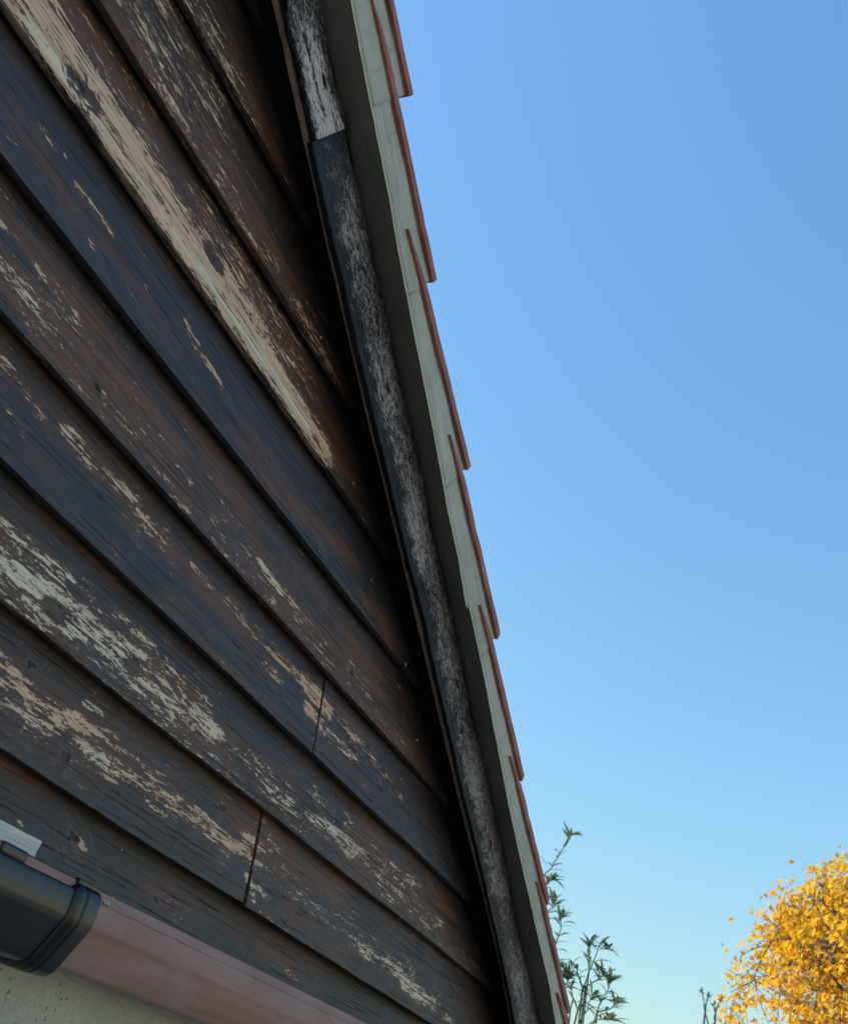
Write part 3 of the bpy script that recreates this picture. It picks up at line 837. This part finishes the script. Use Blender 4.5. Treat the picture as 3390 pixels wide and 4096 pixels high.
def wear_up(S, t):
    up = np.clip((S + 0.03) / 0.10, 0, 1)
    pe = 0.38 + 0.78 * up * np.clip(1.35 - np.abs(t - 0.36) * 2.0, 0, 1)
    pe = pe - 0.75 * np.clip(1 - np.abs(t - 0.33 - 0.5 * (S - 0.09)) / 0.07, 0, 1) * (S > 0.03) * (S < 0.15)
    pe = np.where(t > 0.78, 0.35, pe)
    pa = 0.35 + 0.6 * up
    br = np.where(t > 0.8, 0.6, 0.0) * np.ones_like(S)
    return pe, pa * np.ones_like(S), br, np.zeros_like(S)

edge_noise = lambda S: 0.04 * np.sin(S * 23.0) + 0.04 * np.sin(S * 61.0 + 1.0) + 0.035 * np.sin(S * 140.0) + 0.03 * np.sin(S * 310.0 + 2) * np.sin(S * 47)
def wear_dn(S, t):
    # lower third still carries its blue-black film, the middle is weathered grey
    q = t + edge_noise(S)
    edge0 = 0.15 - 0.05 * np.clip((S - 0.9) / 0.6, 0, 1)
    body = np.clip((q - edge0) / 0.14, 0, 1) * (1 - 0.35 * np.clip((q - 0.75) / 0.25, 0, 1))
    grow = np.clip((S - 0.22) / 0.12, 0.0, 1)
    pe = 0.02 + body * (0.22 + 0.52 * grow)
    pe = pe + body * 0.10 * (np.sin(S * 9.0) + np.sin(S * 21 + 2))
    lip = np.clip(1 - np.abs(q - edge0 - 0.04) / 0.035, 0, 1) * grow * 0.3
    pa = 0.2 + 0.3 * np.clip(1 - np.abs(q - 0.5) / 0.3, 0, 1)
    br = np.clip((q - 0.7) / 0.25, 0, 1) * 0.3
    return pe + lip, pa, br, np.zeros_like(S)

low_up = [(RIDGE_S, BARGE_LOW_UP[0][1])] + BARGE_LOW_UP
top_up = [(RIDGE_S, BARGE_TOP_UP[0][1])] + BARGE_TOP_UP
barge(low_up, top_up, RIDGE_S + 0.1, 0.176, -0.0785, -0.0645, wear_up)
low_dn = BARGE_LOW_DN + [(EAVE_S, BARGE_LOW_DN[-1][1] + 0.01)]
top_dn = BARGE_TOP_DN + [(EAVE_S, BARGE_TOP_DN[-1][1])]
barge(low_dn, top_dn, 0.177, EAVE_S, -0.075, -0.0625, wear_dn)

# fibre cement undercloak: flat strips running out past the bargeboard
def cloak(edge, s0, s1, drop):
    n = int((s1 - s0) / 0.02)
    v, f = [], []
    for i in range(n + 1):
        s = s0 + (s1 - s0) * i / n
        e = poly(edge, s) + 0.0006 * (rng.random() - 0.5)
        yo = -0.127 + 0.0008 * (rng.random() - 0.5)
        v += [(s, yo, e), (s, -0.0622, 1.6065 - drop), (s, -0.0622, 1.611 - drop), (s, yo, e + 0.0045)]
    for i in range(n):
        k = 4 * i
        for q in range(4):
            f.append((k + q, k + (q + 1) % 4, k + 4 + (q + 1) % 4, k + 4 + q))
    f += [(0, 1, 2, 3), (4 * n + 3, 4 * n + 2, 4 * n + 1, 4 * n)]
    o = add("undercloak", v, f, [M_CLOAK, M_CLOAK_EDGE], roof)
    for p in o.data.polygons:
        if all(o.data.vertices[q].co.y < -0.12 for q in p.vertices):
            p.material_index = 1
    return o
cloak([(RIDGE_S, CLOAK_UP[0][1] + 0.02)] + CLOAK_UP, RIDGE_S + 0.1, 1.058, 0.0)
cloak(CLOAK_DN + [(EAVE_S, CLOAK_DN[-1][1])], 1.0585, EAVE_S, -0.001)

# roof tiles: one verge tile per course, each lying on the head of the one below
tiles = list(TILES)
first = tiles[0]
k = 1
while first[0] - GAUGE * k > RIDGE_S + 0.3:
    tiles.insert(0, (first[0] - GAUGE * k, first[1] + 0.03 * k, 0.06, 0.027))
    k += 1
tiles.append((tiles[-1][0] + GAUGE, tiles[-1][1] - 0.004, 0.065, 0.026))
TL = 0.47
def tile_under(t, s):
    sb, nb, g, th = t
    return nb + g * (s - sb)
TY = -0.133
def make_tile(t, idx):
    sb, nb, g, th = t
    th = min(max(th, 0.019), 0.024)
    s0 = sb - TL
    ns, nw = 24, 10
    v, f = [], []
    W = 0.30
    ph = rng.random() * 6
    for i in range(ns + 1):
        u = i / ns
        s = s0 + TL * u
        base = tile_under(t, s)
        wav = 0.0003 * math.sin(s * 40 + ph) + 0.0005 * (rng.random() - 0.5) + (0.0012 if rng.random() < 0.08 else 0)
        tap = min(1.0, u / 0.22) ** 0.8          # head of the tile is thinner
        for j in range(nw + 1):
            w = j / nw
            y = TY + W * w + (0.0005 * (rng.random() - 0.5) if j == 0 else 0)
            prof = 0.006 * math.sin(w * math.pi * 2) ** 2
            v.append((s, y + wav * (j == 0), base + prof))
        for j in range(nw + 1):
            w = j / nw
            prof = 0.006 * math.sin(w * math.pi * 2) ** 2
            v.append((s, TY + W * w + wav * (j == 0) + (0.0015 if j == 0 else 0), base + prof + th * (0.12 + 0.88 * tap)))
    m = 2 * (nw + 1)
    for i in range(ns):
        a, b = i * m, (i + 1) * m
        for j in range(nw):
            f.append((a + j, a + j + 1, b + j + 1, b + j))
            f.append((a + nw + 1 + j, b + nw + 1 + j, b + nw + 2 + j, a + nw + 2 + j))
        f.append((a, b, b + nw + 1, a + nw + 1))
        f.append((a + nw, a + 2 * nw + 1, b + 2 * nw + 1, b + nw))
    for i in (0, ns):
        a = i * m
        for j in range(nw):
            f.append((a + j, a + nw + 1 + j, a + nw + 2 + j, a + j + 1))
    o = add("tile", v, f, M_TILE, roof)
    bevel_obj(o, 0.0013, 2)
    return o
for i, t in enumerate(tiles):
    make_tile(t, i)

# mortar bedding: a wedge of mortar fills each course between undercloak, tile below and tile above
cl_all = [(RIDGE_S, CLOAK_UP[0][1] + 0.02)] + CLOAK_UP + CLOAK_DN + [(EAVE_S + 0.1, CLOAK_DN[-1][1])]
for i, t in enumerate(tiles):
    sb, nb, g, th = t
    s_lo = tiles[i - 1][0] - 0.006 if i else RIDGE_S + 0.1
    s_hi = sb - 0.004
    nxt = tiles[i + 1] if i + 1 < len(tiles) else None
    n = 40
    grid = []
    nj = 6
    for a in range(n + 1):
        s = s_lo + (s_hi - s_lo) * a / n
        s_ = min(s, EAVE_S)
        lo_n = poly(cl_all, s_) + 0.0047
        # start of the next course's tile: mortar laps over its head
        top = tile_under(t, s) + 0.001
        grid.append([(s, lo_n + (top - lo_n) * q / nj) for q in range(nj + 1)])
    v, f = [], []
    for a in range(n + 1):
        for q in range(nj + 1):
            s, nn = grid[a][q]
            y = -0.1250 - 0.0014 * math.sin(math.pi * q / nj) + 0.0007 * math.sin(s * 31 + q * 1.7 + i) + 0.0006 * noise.noise(Vector((s * 60, q * 0.8, i * 3.1)))
            v.append((s, y, nn))
    base = len(v)
    for a in range(n + 1):
        for q in range(nj + 1):
            s, nn = grid[a][q]
            v.append((s, -0.105 + 0.002 * i / 10, nn + 0.016 * (1 - q / nj)))
    w = nj + 1
    for a in range(n):
        for q in range(nj):
            f.append((a * w + q, (a + 1) * w + q, (a + 1) * w + q + 1, a * w + q + 1))
        f.append((a * w, base + a * w, base + (a + 1) * w, (a + 1) * w))
        f.append((a * w + nj, (a + 1) * w + nj, base + (a + 1) * w + nj, base + a * w + nj))
    for a in (0, n):
        for q in range(nj):
            f.append((a * w + q, a * w + q + 1, base + a * w + q + 1, base + a * w + q))
    add("mortar_bedding", v, f, M_MORTAR, roof, smooth=True)

# rest of the near slope: courses of tiles seen only from above, one sheet per course
for i, t in enumerate(tiles):
    sb, nb, g, th = t
    v, f = ribbon(lambda s, t=t: tile_under(t, s) + 0.002, lambda s, t=t: tile_under(t, s) + 0.022, TY + 0.302, 6.3, 0.2, sb - TL + 0.004, sb - 0.002)
    add("tile_course", v, f, M_TILE, roof)

# ---------------------------------------------------------------- gutter
GT = 0.02                                       # fall of the gutter along the wall
GX0 = 1.0
def gz(x):
    return GT * (x - GX0)
gutter = tag(empty("gutter", (1.6, -0.06, 0)), "faded red gutter fixed along the foot of the dark boards", "gutter")

def sweep(profile, xs, name, mat, parent, closed=False, smooth=True, cap=False):
    n = len(profile)
    v, f = [], []
    for x in xs:
        for y, z in profile:
            v.append((x - 1.6, y + 0.06, z + gz(x) + EYE))
    for i in range(len(xs) - 1):
        for q in range(n if closed else n - 1):
            a, b = i * n + q, i * n + (q + 1) % n
            f.append((a, b, b + n, a + n))
    if cap:
        f.append(tuple(range(n)))
        f.append(tuple(range((len(xs) - 1) * n + n - 1, (len(xs) - 1) * n - 1, -1)))
    me = bpy.data.meshes.new(name)
    me.from_pydata(v, [], f)
    bm = bmesh.new(); bm.from_mesh(me)
    bmesh.ops.recalc_face_normals(bm, faces=bm.faces)
    bm.to_mesh(me); bm.free()
    if smooth:
        me.shade_smooth()
        me.set_sharp_from_angle(angle=R(32))
    me.materials.append(mat)
    o = bpy.data.objects.new(name, me)
    COL.objects.link(o)
    o.parent = parent
    return o

def offset_profile(pts, d):
    out = []
    for i, (y, z) in enumerate(pts):
        a = Vector(pts[max(i - 1, 0)]); b = Vector(pts[min(i + 1, len(pts) - 1)])
        t = (b - a).normalized()
        out.append((y - t.y * d * -1 if False else y + t.y * d, z - t.x * d))
    return out
# outer skin from the front rim down, under and up the back
OUT = [(-0.0975, 0.1640), (-0.0985, 0.1635), (-0.0990, 0.1625), (-0.0990, 0.1535), (-0.0995, 0.1525), (-0.1035, 0.1515), (-0.1045, 0.1505), (-0.1048, 0.149), (-0.1050, 0.140), (-0.1050, 0.130),
       (-0.1050, 0.1270), (-0.1045, 0.1250), (-0.1034, 0.1230), (-0.1022, 0.1205), (-0.1010, 0.1170), (-0.0990, 0.1110), (-0.0960, 0.1040), (-0.0922, 0.0970), (-0.0875, 0.0905), (-0.0835, 0.0862), (-0.0815, 0.0835), (-0.0795, 0.0812), (-0.0760, 0.0798), (-0.0690, 0.0795), (-0.055, 0.0795), (-0.035, 0.0795), (-0.022, 0.081), (-0.0165, 0.085), (-0.0150, 0.092), (-0.0145, 0.168)]
def shell(pts, th):
    n = len(pts)
    inn = []
    for i, (y, z) in enumerate(pts):
        a = pts[max(i - 1, 0)]; b = pts[min(i + 1, n - 1)]
        ty, tz = b[0] - a[0], b[1] - a[1]
        l = math.hypot(ty, tz)
        inn.append((y - tz / l * th, z + ty / l * th))
    return list(pts) + inn[::-1]
def grow(pts, d):
    n = len(pts); out = []
    for i, (y, z) in enumerate(pts):
        a = pts[max(i - 1, 0)]; b = pts[min(i + 1, n - 1)]
        ty, tz = b[0] - a[0], b[1] - a[1]
        l = math.hypot(ty, tz)
        out.append((y + tz / l * d, z - ty / l * d))
    return out
sweep(shell(OUT, 0.0022), np.linspace(0.60, 3.05, 60).tolist(), "channel", M_GUTTER, gutter, closed=True, cap=True)
# black union piece over the joint
UB = OUT[2:]
OLD = [(-0.0995, 0.1525), (-0.1035, 0.1515), (-0.1045, 0.1505), (-0.1050, 0.149), (-0.1058, 0.138), (-0.1062, 0.1265), (-0.1058, 0.1235), (-0.1035, 0.1185), (-0.0985, 0.1085), (-0.0935, 0.0985), (-0.0885, 0.0885), (-0.0845, 0.0805), (-0.0815, 0.0765), (-0.0770, 0.0740), (-0.070, 0.0735), (-0.055, 0.0735), (-0.035, 0.0750), (-0.022, 0.080), (-0.0165, 0.085), (-0.0150, 0.092), (-0.0145, 0.168)]
body_p = grow(OLD, 0.0028)
un = sweep(shell(body_p, 0.0024), np.linspace(0.62, 0.978, 20).tolist(), "union_piece", M_PLASTIC, gutter, closed=True, cap=True)
def collar(x0, x1, d0, name):
    ks = [(x0, 0.0034), (x0 + 0.003, d0 * 0.8), (x0 + 0.006, d0), (x0 + 0.011, d0), (x0 + 0.013, d0 - 0.0022), (x0 + 0.016, d0 - 0.0022), (x0 + 0.018, d0), (x1 - 0.003, d0), (x1 - 0.001, d0 * 0.8), (x1, 0.0034)]
    n = None; v = []; f = []
    for x, d in ks:
        pr = shell(grow(OLD, d), max(d - 0.0008, 0.0012))
        n = len(pr)
        v += [(x - 1.6, y + 0.06, z + gz(x) + EYE) for y, z in pr]
    for i in range(len(ks) - 1):
        for q in range(n):
            a, b = i * n + q, i * n + (q + 1) % n
            f.append((a, b, b + n, a + n))
    f.append(tuple(range(n))); f.append(tuple(range(len(ks) * n - 1, (len(ks) - 1) * n - 1, -1)))
    me = bpy.data.meshes.new(name); me.from_pydata(v, [], f)
    bm = bmesh.new(); bm.from_mesh(me); bmesh.ops.recalc_face_normals(bm, faces=bm.faces); bm.to_mesh(me); bm.free()
    me.shade_smooth(); me.set_sharp_from_angle(angle=R(40))
    me.materials.append(M_PLASTIC)
    o = bpy.data.objects.new(name, me); COL.objects.link(o); o.parent = un
    return o
collar(0.968, 1.010, 0.0095, "collar")
def gbox(x0, x1, y0, y1, z0, z1, name, mat, parent, bev=0.002):
    v, f = box_data(x0 - 1.6, x1 - 1.6, y0 + 0.06, y1 + 0.06, z0 + gz(x0) + EYE, z1 + gz(x0) + EYE)
    me = bpy.data.meshes.new(name); me.from_pydata(v, [], f)
    me.materials.append(mat)
    o = bpy.data.objects.new(name, me); COL.objects.link(o); o.parent = parent
    bevel_obj(o, bev, 3)
    return o
gbox(0.972, 0.997, -0.1035, -0.0935, 0.1565, 0.1665, "clip", M_PLASTIC, un)
gbox(0.846, 0.886, -0.1030, -0.0930, 0.1540, 0.1668, "clip", M_PLASTIC, un, 0.0035)
# outlet spigot under the union
def tube(x, y, z0, z1, r, name, mat, parent, seg=28):
    v, f = [], []
    for z, rr in ((z0, r), (z1 - 0.004, r), (z1, r + 0.004)):
        for i in range(seg):
            a = 2 * math.pi * i / seg
            v.append((x - 1.6 + rr * math.cos(a), y + 0.06 + rr * math.sin(a), z + EYE))
    for k in range(2):
        for i in range(seg):
            j = (i + 1) % seg
            f.append((k * seg + i, k * seg + j, (k + 1) * seg + j, (k + 1) * seg + i))
    me = bpy.data.meshes.new(name); me.from_pydata(v, [], f); me.shade_smooth()
    me.materials.append(mat)
    o = bpy.data.objects.new(name, me); COL.objects.link(o); o.parent = parent
    return o
# lichen crusts along the rim
for x in (0.915, 0.952, 0.972, 1.034, 1.041, 1.062, 1.085, 1.19, 1.196, 1.25, 1.46, 1.58, 1.60):
    r = rng.uniform(0.0008, 0.0018) * (2.2 if x in (1.034, 1.041, 1.19) else 1)
    bm = bmesh.new()
    bmesh.ops.create_icosphere(bm, subdivisions=2, radius=r)
    for q in bm.verts:
        q.co *= rng.uniform(0.7, 1.25)
        q.co.x *= 1.5
    me = bpy.data.meshes.new("lichen"); bm.to_mesh(me); bm.free()
    me.materials.append(M_LICHEN)
    o = bpy.data.objects.new("lichen", me)
    o.location = (x - 1.6, -0.0988 + 0.06, 0.1625 + gz(x) + EYE - rng.choice((0, 0, 0.004, 0.007)))
    COL.objects.link(o); o.parent = gutter

# bare batten offcut lying on the gutter against the wall
def offcut():
    n, segs = 14, 10
    v, f = [], []
    L0, L1 = -0.30, 0.0
    for i in range(n + 1):
        x = L0 + (L1 - L0) * i / n
        for (y, z) in ((-0.034, 0), (-0.012, 0), (0.012, 0), (0.034, 0), (0.034, 0.0085), (0.034, 0.017), (0.012, 0.0175), (-0.012, 0.018), (-0.034, 0.0175), (-0.034, 0.0115), (-0.034, 0.006)):
            e = rng.uniform(-0.0025, 0.0025) if i == n else 0
            v.append((x + e, y + rng.uniform(-.0004, .0004), z + (rng.uniform(-.0004, .0004) if z else 0)))
    w = 11
    for i in range(n):
        for q in range(w):
            f.append((i * w + q, i * w + (q + 1) % w, (i + 1) * w + (q + 1) % w, (i + 1) * w + q))
    f += [tuple(range(w)), tuple(range((n + 1) * w - 1, n * w - 1, -1))]
    me = bpy.data.meshes.new("wood_offcut"); me.from_pydata(v, [], f)
    bm = bmesh.new(); bm.from_mesh(me); bmesh.ops.recalc_face_normals(bm, faces=bm.faces); bm.to_mesh(me); bm.free()
    me.materials.append(M_WOODRAW)
    o = bpy.data.objects.new("wood_offcut", me)
    o.location = (0.905, -0.0585, 0.1668 + gz(0.86) + EYE)
    o.rotation_euler = (0, -math.atan(GT), 0)
    COL.objects.link(o)
    bevel_obj(o, 0.0012, 2)
    tag(o, "short bare whitened batten lying on top of the gutter by the black union", "wood offcut")
offcut()

# ---------------------------------------------------------------- shrubs
def tube_path(pts, r0, r1, seg=6):
    v, f = [], []
    n = len(pts)
    for i, p in enumerate(pts):
        p = Vector(p)
        t = (Vector(pts[min(i + 1, n - 1)]) - Vector(pts[max(i - 1, 0)])).normalized()
        a = t.cross(Vector((0.3, 1, 0.2))).normalized(); b = t.cross(a)
        r = r0 + (r1 - r0) * i / max(1, n - 1)
        for k in range(seg):
            an = 2 * math.pi * k / seg
            v.append(tuple(p + a * r * math.cos(an) + b * r * math.sin(an)))
    for i in range(n - 1):
        for k in range(seg):
            f.append((i * seg + k, i * seg + (k + 1) % seg, (i + 1) * seg + (k + 1) % seg, (i + 1) * seg + k))
    f += [tuple(range(seg - 1, -1, -1)), tuple(range((n - 1) * seg, n * seg))]
    return v, f

def leaf_geo(v, f, base, direc, L, W, droop, r):
    """Lance-shaped leaf: five cross-sections, folded along the midrib and drooping."""
    d = direc.normalized()
    side = d.cross(Vector((r.uniform(-.5, .5), r.uniform(-.5, .5), 1))).normalized()
    up = side.cross(d)
    k = len(v)
    prof = (0.15, 0.8, 1.0, 0.7, 0.05)
    for i, wd in enumerate(prof):
        t = i / 4
        p = base + d * L * t - Vector((0, 0, 1)) * droop * L * t * t
        v.append(tuple(p - side * W * wd + up * W * 0.35 * wd)); v.append(tuple(p)); v.append(tuple(p + side * W * wd + up * W * 0.35 * wd))
    for i in range(4):
        a = k + 3 * i
        f.append((a, a + 1, a + 4, a + 3)); f.append((a + 1, a + 2, a + 5, a + 4))

def shrub(name, stems, label, root, r_stem, leafL, seed, skip=(), group=None):
    r = random.Random(seed)
    e = empty(name, root)
    tag(e, label, "shrub", group)
    off = Vector(root)
    sv, sf = [], []
    lv, lf = [], []
    for si, st in enumerate(stems):
        pts = [Vector((p[0], p[1], p[2] + EYE)) - off for p in st]
        dx = r.uniform(-0.12, 0.12)
        # depth through the bush: stems do not stand in one plane
        for q in pts:
            q.x += 0
        dense = []
        for a, b in zip(pts[:-1], pts[1:]):
            for t in (0, 0.34, 0.67):
                w = a.lerp(b, t)
                dense.append(w + Vector((r.uniform(-.008, .008), r.uniform(-.002, .002), 0)))
        dense.append(pts[-1])
        if st[0][2] < 1.2 or si in skip:
            down = [Vector((0, 0, 0)).lerp(dense[0], t) for t in (0, 0.35, 0.7)]
            full = down + dense
        else:
            # start the side shoots at the root crown too, arching
            mid = Vector((dense[0].x * 0.6, dense[0].y * 0.6 + 0.1, dense[0].z * 0.55))
            full = [Vector((0, 0, 0)), mid] + dense
        v, f = tube_path(full, r_stem, r_stem * 0.3)
        k = len(sv); sv += v; sf += [tuple(q + k for q in w) for w in f]
        # leaves in opposite pairs up the visible length, and a tuft at the tip
        n = len(dense)
        for i, p in enumerate(dense):
            tdir = (dense[min(i + 1, n - 1)] - dense[max(i - 1, 0)]).normalized()
            if i > 0 and (i % 3 != 1):
                an = r.uniform(0, 6.28)
                for sgn in (0, math.pi):
                    if r.random() < 0.3:
                        continue
                    o = Vector((math.cos(an + sgn), math.sin(an + sgn), 0.35 + r.uniform(-.2, .3)))
                    leaf_geo(lv, lf, p, o + tdir * 0.5, leafL * r.uniform(0.55, 1.0), leafL * r.uniform(0.05, 0.08), r.uniform(0.1, 0.55), r)
            if i == n - 1:
                for q in range(r.randint(10, 15)):
                    an = r.uniform(0, 6.28)
                    o = Vector((math.cos(an), math.sin(an), r.uniform(-.1, 1.0)))
                    leaf_geo(lv, lf, p - tdir * r.uniform(0, 0.03), o + tdir * 0.6, leafL * r.uniform(0.35, 0.85), leafL * r.uniform(0.05, 0.08), r.uniform(0, 0.4), r)
    for nm, v, f, mt in (("stems", sv, sf, M_STEM), ("foliage", lv, lf, M_GREENLEAF)):
        me = bpy.data.meshes.new(nm); me.from_pydata([tuple(q) for q in v], [], f)
        me.materials.append(mt)
        o = bpy.data.objects.new(nm, me); COL.objects.link(o); o.parent = e
        me.shade_smooth()
    return e
shrub("shrub", STEMS, "tall green shrub with narrow leaves rising behind the tiled roof edge", (5.5, 0.42, 0), 0.0055, 0.12, 3)
shrub("shrub", STEMS_SMALL, "small green shoot tips standing just left of the yellow tree", (6.5, 0.16, 0), 0.007, 0.055, 5)

# ---------------------------------------------------------------- autumn tree
def autumn_tree(loc, height, crown_c, crown_r, nleaf, seed):
    r = random.Random(seed)
    e = tag(empty("autumn_tree", loc), "bright yellow autumn tree in the lower right against the sky", "tree")
    e.scale = (1, 1, 1.055)
    bv, bf = [], []
    def put(pts, r0, r1, seg=7):
        v, f = tube_path(pts, r0, r1, seg)
        k = len(bv); bv.extend(v); bf.extend(tuple(q + k for q in w) for w in f)
    tips = []
    C = Vector(crown_c); RR = Vector(crown_r)
    trunk = [Vector((0, 0, z)) + Vector((0.12 * math.sin(z * 1.1), 0.1 * math.cos(z * 0.9) - 0.1, 0)) for z in np.linspace(0, height * 0.86, 10)]
    put(trunk, 0.17, 0.03, 10)
    def inside(p, k=1.0):
        q = p - C
        return (q.x / RR.x) ** 2 + (q.y / RR.y) ** 2 + (q.z / RR.z) ** 2 < k
    def limb(p, d, L, rad, lev):
        pts = [p]; q = p.copy(); dd = d.copy()
        n = 5
        for i in range(n):
            dd = (dd + Vector((r.gauss(0, .16), r.gauss(0, .16), r.gauss(0.03, .12)))).normalized()
            if not inside(q + dd * L / n, 1.03):
                dd = (dd + (C - q).normalized() * 0.8).normalized()
            q = q + dd * L / n
            pts.append(q.copy())
        put(pts, rad, rad * 0.4, 6 if lev < 2 else 4)
        for i in range(1, n + 1):
            if lev < 3:
                for _ in range(2 if lev < 2 else 2):
                    side = Vector((r.gauss(0, 1), r.gauss(0, 1), r.gauss(0.15, .6))).normalized()
                    nd = (dd * 0.6 + side * 0.8).normalized()
                    if inside(pts[i] + nd * L * 0.4, 1.12):
                        limb(pts[i], nd, L * r.uniform(0.42, 0.6), rad * 0.5, lev + 1)
            else:
                tips.append((pts[i], dd.copy()))
        tips.append((pts[-1], dd.copy()))
    for k in range(15):
        t = 0.26 + 0.7 * k / 15
        i = t * 9
        p = trunk[int(i)].lerp(trunk[min(9, int(i) + 1)], i - int(i))
        an = k * 2.4 + r.uniform(-.3, .3)
        el = r.uniform(0.25, 0.75) + 0.3 * t
        d = Vector((math.cos(an) * math.cos(el), math.sin(an) * math.cos(el), math.sin(el)))
        # length to the crown surface
        L = 0.2
        while inside(p + d * L, 1.0) and L < 5:
            L += 0.1
        limb(p, d, L * r.uniform(0.66, 1.04), 0.055 * (1.1 - 0.5 * t), 0)
    lv, lf = [], []
    r.shuffle(tips)
    cnt = 0
    while cnt < nleaf:
        p, d = tips[cnt % len(tips)]
        if cnt % 7 and noise.noise(p * 1.7) < -0.16 - 0.25 * r.random():
            cnt += 1
            continue
        q = p + Vector((r.gauss(0, .10), r.gauss(0, .10), r.gauss(-.02, .10)))
        s = 0.016 + 0.034 * r.random() ** 1.5
        nrm = Vector((r.gauss(0, 1), r.gauss(0, 1), r.gauss(0.3, .8))).normalized()
        a = nrm.cross(Vector((r.random(), r.random(), r.random()))).normalized(); b = nrm.cross(a)
        k = len(lv)
        lv += [tuple(q - a * s), tuple(q - b * s * .75 + a * s * .2 + nrm * s * .2), tuple(q + a * s * 1.1), tuple(q + b * s * .75 + a * s * .2 + nrm * s * .2)]
        lf += [(k, k + 1, k + 2), (k, k + 2, k + 3)]
        cnt += 1
    for nm, v, f, mt in (("trunk", bv, bf, M_BARK), ("crown", lv, lf, M_YELLOW)):
        me = bpy.data.meshes.new(nm); me.from_pydata([tuple(q) for q in v], [], f)
        me.materials.append(mt)
        o = bpy.data.objects.new(nm, me); COL.objects.link(o); o.parent = e
    return len(tips)
nt = autumn_tree((14.0, -1.95, 0), 6.4, (0, 0, 3.15), (3.0, 3.4, 3.15), 230000, 9)
print("tips", nt)

for o in list(bpy.data.objects):
    for k in ("_slope", "_eye"):
        if k in o:
            del o[k]
